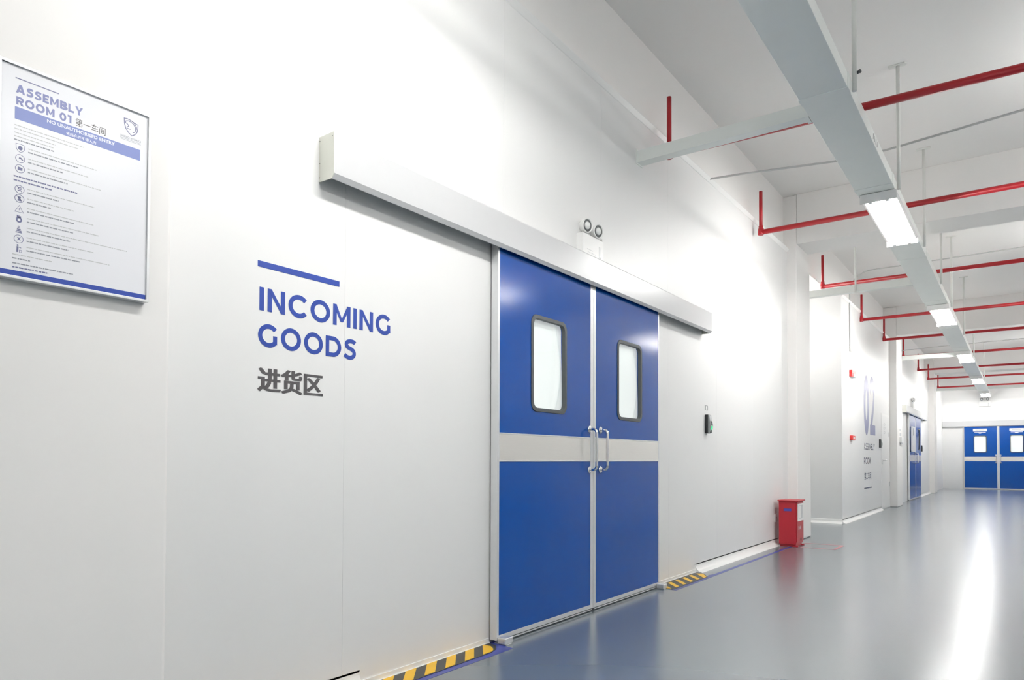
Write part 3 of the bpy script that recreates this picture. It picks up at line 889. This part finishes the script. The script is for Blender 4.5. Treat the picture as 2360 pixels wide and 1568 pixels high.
ring2(wr, rrect(by0 + .03, by1 - .03, .325, .548, .006, 3), rrect(by0 + .065, by1 - .065, .352, .525, .006, 3), fx, .0, .006)
wr.build('window_frame', 'white', dr)
B().poly2([(by0 + .06, .345), (by1 - .06, .345), (by1 - .06, .53), (by0 + .06, .53)], fx, .0, .002).build('window_pane', 'lgrey', dr)
B().poly2([(by0 + .10, .358), (by0 + .20, .358), (by0 + .20, .518), (by0 + .10, .518)], fx, .002, .003).build('extinguisher_label', 'white', dr)
lt = words_mesh(B(), '灭火器', by0 + .07, by0 + .20, .215, .26, fx, .01, .001)
lt.build('lettering', 'print_white', dr)
B().lathe((bx1, by0 + .20, .085), (1, 0, 0), [(0, .020), (.004, .020), (.005, .012)], 18).build('latch', 'black', dr)
fy = onY(by0)
plabel(B().poly2([(bx0 + .062, .452), (bx0 + .155, .452), (bx0 + .155, .486), (bx0 + .062, .486)], fy, 0, .0015).build('side_label', 'label_blue', t), 'blue side label')

t = thing('wall_socket', 'small white power socket low on the wall beside the fire box', 'socket', (XW, 9.44, .36))
B().poly2(rrect(9.38, 9.49, .30, .40, .006, 3), fmA, 0, .012).build('socket_plate', 'white', t, .002, 1)
for s in (9.42, 9.45): B().poly2([(s - .004, .345), (s + .004, .345), (s + .004, .365), (s - .004, .365)], fmA, .012, .0125).build('socket_slot', 'rubber', t)

t = thing('fire_alarm', 'red fire alarm sounder with white strobe high on the 02 wall', 'fire alarm', (X2, 14.15, 2.65))
B().poly2(rrect(13.98, 14.33, 2.70, 2.765, .01, 3), fmC, 0, .05).poly2(rrect(13.98, 14.10, 2.645, 2.705, .01, 3), fmC, 0, .045).build('sounder', 'alarm', t, .004, 1)
B().poly2(rrect(14.10, 14.33, 2.645, 2.70, .01, 3), fmC, 0, .06).build('strobe', 'white', t, .006, 2)
t = thing('call_point', 'small red manual call point at hand height on the 02 wall', 'call point', (X2, 14.1, 1.47))
B().poly2(rrect(13.98, 14.24, 1.475, 1.562, .01, 3), fmC, 0, .05).build('call_point_housing', 'alarm', t, .005, 2)
B().poly2(rrect(14.05, 14.18, 1.495, 1.54, .006, 3), fmC, .05, .052).build('press_glass', 'white', t)

# hinged white door in the 02 wall
d = thing('door_7', 'white hinged door with lever handle in the 02 wall', 'door', (X2, 18.1, 0), None, 'structure')
B().poly2([(17.60, .01), (18.62, .01), (18.62, 2.12), (17.60, 2.12)], fmC, 0, .008).build('door_panel', 'panel', d, .003, 1)
b = B()
b.poly2([(17.55, 0), (17.60, 0), (17.60, 2.17), (17.55, 2.17)], fmC, 0, .005).poly2([(18.62, 0), (18.67, 0), (18.67, 2.17), (18.62, 2.17)], fmC, 0, .005).poly2([(17.60, 2.12), (18.62, 2.12), (18.62, 2.17), (17.60, 2.17)], fmC, 0, .005)
b.build('door_frame', 'cove', d)
hb = B().tube([fmC(17.70, 1.105, .008), fmC(17.70, 1.105, .055), fmC(17.73, 1.108, .062), fmC(17.90, 1.115, .058)], .011, 10).build('door_handle', 'alu', d)
B().poly2(rrect(17.665, 17.735, 1.02, 1.14, .01, 3), fmC, .008, .014).build('handle_plate', 'alu', hb)
for z in (.56, 1.72): B().poly2([(18.60, z - .05), (18.64, z - .05), (18.64, z + .05), (18.60, z + .05)], fmC, .008, .02).build('hinge', 'lgrey', d)
t = thing('wall_sticker', 'column of three faint grey pictogram stickers on the white hinged door', 'sticker', (X2 + .014, 17.95, 1.75))
for z in (1.93, 1.845, 1.745):
    b = B()
    stroke(b, [(17.96 + x, z + y_) for x, y_ in arc(0, 0, .09, .026, 0, 360, 20)[:-1]], 1, .012, lambda q: b.poly2(q, fmC, .008, .0095))
    b.build('pictogram', 'lgrey', t)

fm2 = onX(-2.37)
t = thing('wall_sticker', 'two small grey notices on the column past the 02 wall', 'sticker', (-2.37, 19.3, 1.75))
B().poly2([(19.20, 1.825), (19.42, 1.825), (19.42, 1.865), (19.20, 1.865)], fm2, 0, .002).build('notice', 'lgrey', t)
B().poly2([(19.22, 1.70), (19.46, 1.70), (19.46, 1.775), (19.22, 1.775)], fm2, 0, .002).build('notice', 'lgrey', t)
t = thing('switch_box', 'white wall box on the column past the 02 wall', 'switch', (-2.37, 19.4, 1.55))
B().poly2(rrect(19.16, 19.58, 1.53, 1.67, .012, 3), fm2, 0, .05).build('box_body', 'white', t, .005, 2)
B().poly2([(19.2, 1.505), (19.45, 1.505), (19.45, 1.528), (19.2, 1.528)], fm2, 0, .03).build('bracket', 'lgrey', t)
t = thing('soap_dispenser', 'white wall dispenser hanging in front of the distant sliding door', 'dispenser', (X2 + .062, 22.45, 1.33))
B().poly2(rrect(22.10, 22.72, 1.34, 2.05, .03, 4), lambda s, h, d_: fmC(s, h, d_ + .072), 0, .05).build('dispenser_body', 'white', t, .01, 2)
B().poly2(rrect(22.2, 22.36, 1.80, 2.0, .01, 3), lambda s, h, d_: fmC(s, h, d_ + .122), 0, .003).build('notice', 'grey', t)
B().tube([fmC(22.62, 1.36, .10), fmC(22.62, 1.33, .12), fmC(22.66, 1.28, .13)], .012, 8).build('spout', 'chrome', t)

# ================================================================== CABLE TRUNKING AND ITS BRANCHES
TX0, TX1, TZ0, TZ1 = -1.222, -.912, 3.60, 3.70
t = thing('cable_trunking', 'long pale cable trunking hung under the ceiling carrying the row of lights', 'cable trunking', (-1.067, 12, 3.60))
cuts = [-9.0, -6.0, -3.0, -.2, 2.45, 5.10, 7.10, 9.9, 12.7, 15.5, 18.3, 21.1, 23.9, 26.7, 29.5, 32.68]
for a, c in zip(cuts, cuts[1:]):
    B().box(TX0, TX1, a + .002, c - .002, TZ0, TZ1).build('trunk_section', 'tray', t, .004, 2)
for c in cuts[1:-1]:
    B().box(TX0 - .004, TX1 + .004, c - .05, c + .05, TZ0 - .004, TZ1 + .003).build('joint_plate', 'tray', t, .0015, 1)
b = B()
for k in range(4):
    y = 6.05 + k * .06
    b.prism([(y, 3.625), (y + .012, 3.625), (y + .03 - .012 * (k % 2), 3.675), (y + .018, 3.675)], 0, TX1, TX1 + .001)
b.build('stencil_mark', 'rubber', t)
for y0, y1, xa, xb, lab in ((5.35, 5.45, -2.60, TX0, 'pale square branch trunking from the door wall, the nearest crossing above the doors'),
                    (11.38, 11.48, -3.2, TX0, 'pale branch trunking crossing above the recess beyond the fire box'),
                    (19.80, 19.90, X2, TX0, 'pale branch trunking crossing beside the third column'),
                    (29.4, 29.5, X2, XR, 'pale trunking crossing the whole corridor before the end wall')):
    segs = [(xa, xb)] if xb < 0 else [(xa, TX0 - .005), (TX1 + .005, xb)]
    t = thing('branch_trunking', lab, 'cable trunking', ((xa + xb) / 2, (y0 + y1) / 2, 3.61))
    for a, c in segs:
        B().box(a, c - .005, y0, y1, 3.612, 3.712).build('trunk_section', 'tray', t, .003, 2)
    B().box(xa, xa + .006, y0 - .012, y1 + .012, 3.60, 3.724).build('wall_flange', 'tray', t)
    B().box(TX0 - .03, TX0 - .005, y0 - .008, y1 + .008, 3.604, 3.72).build('tee_collar', 'tray', t)

def hanger(x, y, label, z0=3.70, nut=True):
    t = thing('hanger_rod', label, 'hanger rod', (x, y, z0), 'hanger rods of the trunking')
    B().tube([(x, y, z0 - .09), (x, y, ZC - .008)], .0165, 12).build('rod', 'rod', t)
    B().prism([(x - .075, y - .03), (x + .06, y - .03), (x + .075, y), (x + .06, y + .03), (x - .075, y + .03)], 2, ZC - .012, ZC).build('ceiling_plate', 'rod', t, .002, 1)
    if nut: B().lathe((x + .014, y + .01, z0 + .035), (1, -.6, 0), [(0, .010), (.018, .010), (.02, .013), (.026, .013), (.027, .006)], 10).build('clamp_bolt', 'rubber', t)
    return t
ordn = ['first', 'second', 'third', 'fourth', 'fifth', 'sixth', 'seventh', 'eighth', 'ninth', 'tenth']
for i, (y, lab) in enumerate(((5.16, 'white hanger rod at the trunking joint above the nearest branch'), (7.28, 'white hanger rod with ceiling plate beside the nearest lit lamp'),
               (9.42, 'white hanger rod just past the nearest lit lamp'), (11.55, 'white hanger rod near the branch over the recess'),
               (13.40, 'white hanger rod at the near end of the second lamp'), (16.5, 'white hanger rod between the second and third lamps'), (20.0, 'white hanger rod by the third lamp'), (25.9, 'white hanger rod far down the trunking by the fourth lamp'))):
    hanger(-.888, y, lab, nut=(i == 0))
t = thing('hanger_rod', 'slim white rod holding the branch trunking over the recess', 'hanger rod', (-1.96, 11.43, 3.71), 'hanger rods of the trunking')
B().tube([(-1.96, 11.352, 3.59), (-1.96, 11.352, ZC)], .013, 10).build('rod', 'rod', t)
B().box(-1.985, -1.935, 11.34, 11.50, 3.596, 3.611).build('strap', 'rod', t)

# ================================================================== LIGHTS
def lamp(y, label):
    t = thing('ceiling_lamp', label, 'ceiling lamp', (-1.05, y, 3.60), 'fluorescent lamps under the trunking')
    L = 1.62; x0, x1 = -1.205, -.895
    b = B()
    pr = [(x0, 3.594), (x1, 3.594), (x1, 3.572), (x1 - .02, 3.560), (x0 + .02, 3.560), (x0, 3.572)]
    b.prism(pr, 1, y, y + L).build('housing', 'white', t)
    for a in (y - .012, y + L): B().box(x0, x1, a, a + .012, 3.512, 3.596).build('end_cap', 'white', t, .002, 1)
    for x in (x0 + .085, x1 - .085):
        B().tube([(x, y + .05, 3.533), (x, y + L - .05, 3.533)], .0145, 8).build('tube', 'tube', t)
        for a in (y, y + L - .05): B().box(x - .014, x + .014, a, a + .05, 3.514, 3.566).build('lamp_holder', 'white', t)
    return t
for y, lab in ((7.22, 'lit twin-tube lamp under the trunking, largest in view, before the first beam'), (13.00, 'second lit twin-tube lamp along the trunking, over the recess'),
               (18.85, 'third lit twin-tube lamp along the trunking, near the third column'), (24.6, 'fourth lit twin-tube lamp along the trunking, small and far'),
               (30.2, 'fifth lit twin-tube lamp, right in front of the end wall'), (1.42, 'lit twin-tube lamp above the viewer by the poster column'), (-4.4, 'lit twin-tube lamp behind the viewer')):
    lamp(y, lab)

def pendant(x, y, label, z=3.95):  # unseen lamps, added to brighten ceiling and walls
    t = thing('fill_pendant_lamp', label, 'ceiling lamp', (x, y, z), 'unseen fill lamps')
    B().prism([(x - .03, z), (x + .03, z), (x + .02, z + .04), (x - .02, z + .04)], 1, y - .8, y + .8).build('spine', 'white', t)
    for dx in (-.06, .06):
        B().tube([(x + dx, y - .75, z), (x + dx, y + .75, z)], .0145, 8).build('tube', 'fill_tube', t)
    for a in (-.8, .77): B().box(x - .08, x + .08, y + a, y + a + .03, z - .025, z + .04).build('end_cap', 'white', t)
    for a in (-.5, .5): B().tube([(x, y + a, z + .04), (x, y + a, ZC if x > -2 else ZP - .012)], .006, 8).build('rod', 'rod', t)
    return t
for k in range(7):
    pendant(1.15, -3.75 + k * 5.8, 'unseen twin-tube lamp of the row beyond the corridor, hung bare to light the ceiling', 3.55)  # row follows reflections in the doors; bare pendant form added for uplight
for k in range(4):
    pendant(3.5, -3.6 + k * 10.0, 'unseen twin-tube lamp of the row beyond the corridor, hung bare to light the ceiling', 3.95)  # extra row added only to even out the light
pendant(-3.35, 12.0, 'unseen twin-tube lamp added in the recess to brighten its return wall', 3.75)  # added lamp out of view, brightens the recess return wall

# ================================================================== RED SPRINKLER PIPES
def pipe_at(y, label, z=3.84, top=4.335, x=-2.50, fall=0.0):
    t = thing('sprinkler_pipe', label, 'sprinkler pipe', (x, y, z), 'red sprinkler pipes')
    B().tube([(x, y, z), (XB - .002, y, z - fall * (XB - x) / 2.97)], .030, 16).build('cross_pipe', 'redpipe', t)
    B().tube([(x, y, top), (x, y, z + .03)], .021, 14).build('drop_pipe', 'redpipe', t)
    B().lathe((x, y, z - .034), (0, 0, 1), [(0, .028), (.006, .034), (.075, .034), (.080, .027), (.11, .027), (.115, .022)], 18).build('elbow_fitting', 'redpipe', t)
    return t
PY = [(5.80, 'dark red pipe crossing above the near branch trunking'), (8.51, 'red pipe crossing just above the nearest lit lamp'), (11.75, 'red pipe crossing right behind the first ceiling beam'),
      (15.08, 'red pipe crossing over the second lamp, third behind the doors'), (17.87, 'red pipe crossing in front of the second ceiling beam'), (21.1, 'red pipe crossing above the third lamp and the third column'),
      (24.45, 'thin red pipe crossing over the distant side doors'), (27.3, 'thin red pipe crossing just before the farthest column'), (30.7, 'farthest dark red pipe, close to the end wall')]
p0 = pipe_at(*PY[0], z=3.812, top=4.33, fall=.06)
p1 = pipe_at(*PY[1])
for y, lab in PY[2:]:
    copy_thing(p1, (-2.50, y, 3.84 + (.02 if y > 14 else 0)), lab)

# ================================================================== CONDUITS AND SENSORS
def curve(pts, r, n=8):
    return B().tube(pts, r, n)
tag(curve([(-2.64, 7.02, 4.02), (-2.3, 7.10, 4.025), (-1.43, 7.32, 4.02), (-1.0, 7.33, 4.02), (.05, 7.14, 4.02), (XR, 6.95, 4.03)], .011).build('conduit', 'cable'), 'thin grey cable crossing above the trunking in front of the nearest lamp', 'conduit')
pts = [(X2 + .012, 14.0, 3.20), (X2 + .012, 14.0, 4.20)] + [(X2 + .012 + .35 - .35 * math.cos(math.radians(a)), 14.0, 4.20 + .35 * math.sin(math.radians(a))) for a in range(15, 91, 15)] + [(.05, 14.1, 4.60), (XR, 14.1, 4.60)]
tag(curve(pts, .011).build('conduit', 'cable'), 'bent grey conduit rising from the 02 wall and crossing the ceiling', 'conduit')
t = thing('detector', 'small white hanging sensor on the 02 wall at the conduit foot', 'sensor', (X2, 14.0, 3.15))
B().lathe((X2 + .03, 14.0, 3.10), (0, 0, 1), [(0, .02), (.02, .035), (.08, .035), (.10, .014)], 16).build('sensor_body', 'white', t)
tag(curve([(X2, 20.9, 4.0), (-1.5, 21.0, 4.05), (XR, 21.1, 4.1)], .011).build('conduit', 'cable'), 'thin grey conduit crossing between the third lamp and the third column', 'conduit')
t = thing('smoke_detector', 'small round white smoke detector under the second ceiling beam', 'smoke detector', (-.47, 19.1, ZB))
B().lathe((-.47, 19.1, ZB), (0, 0, -1), [(0, .07), (.02, .07), (.03, .055), (.05, .05), (.055, .0)], 24).build('detector_body', 'white', t)
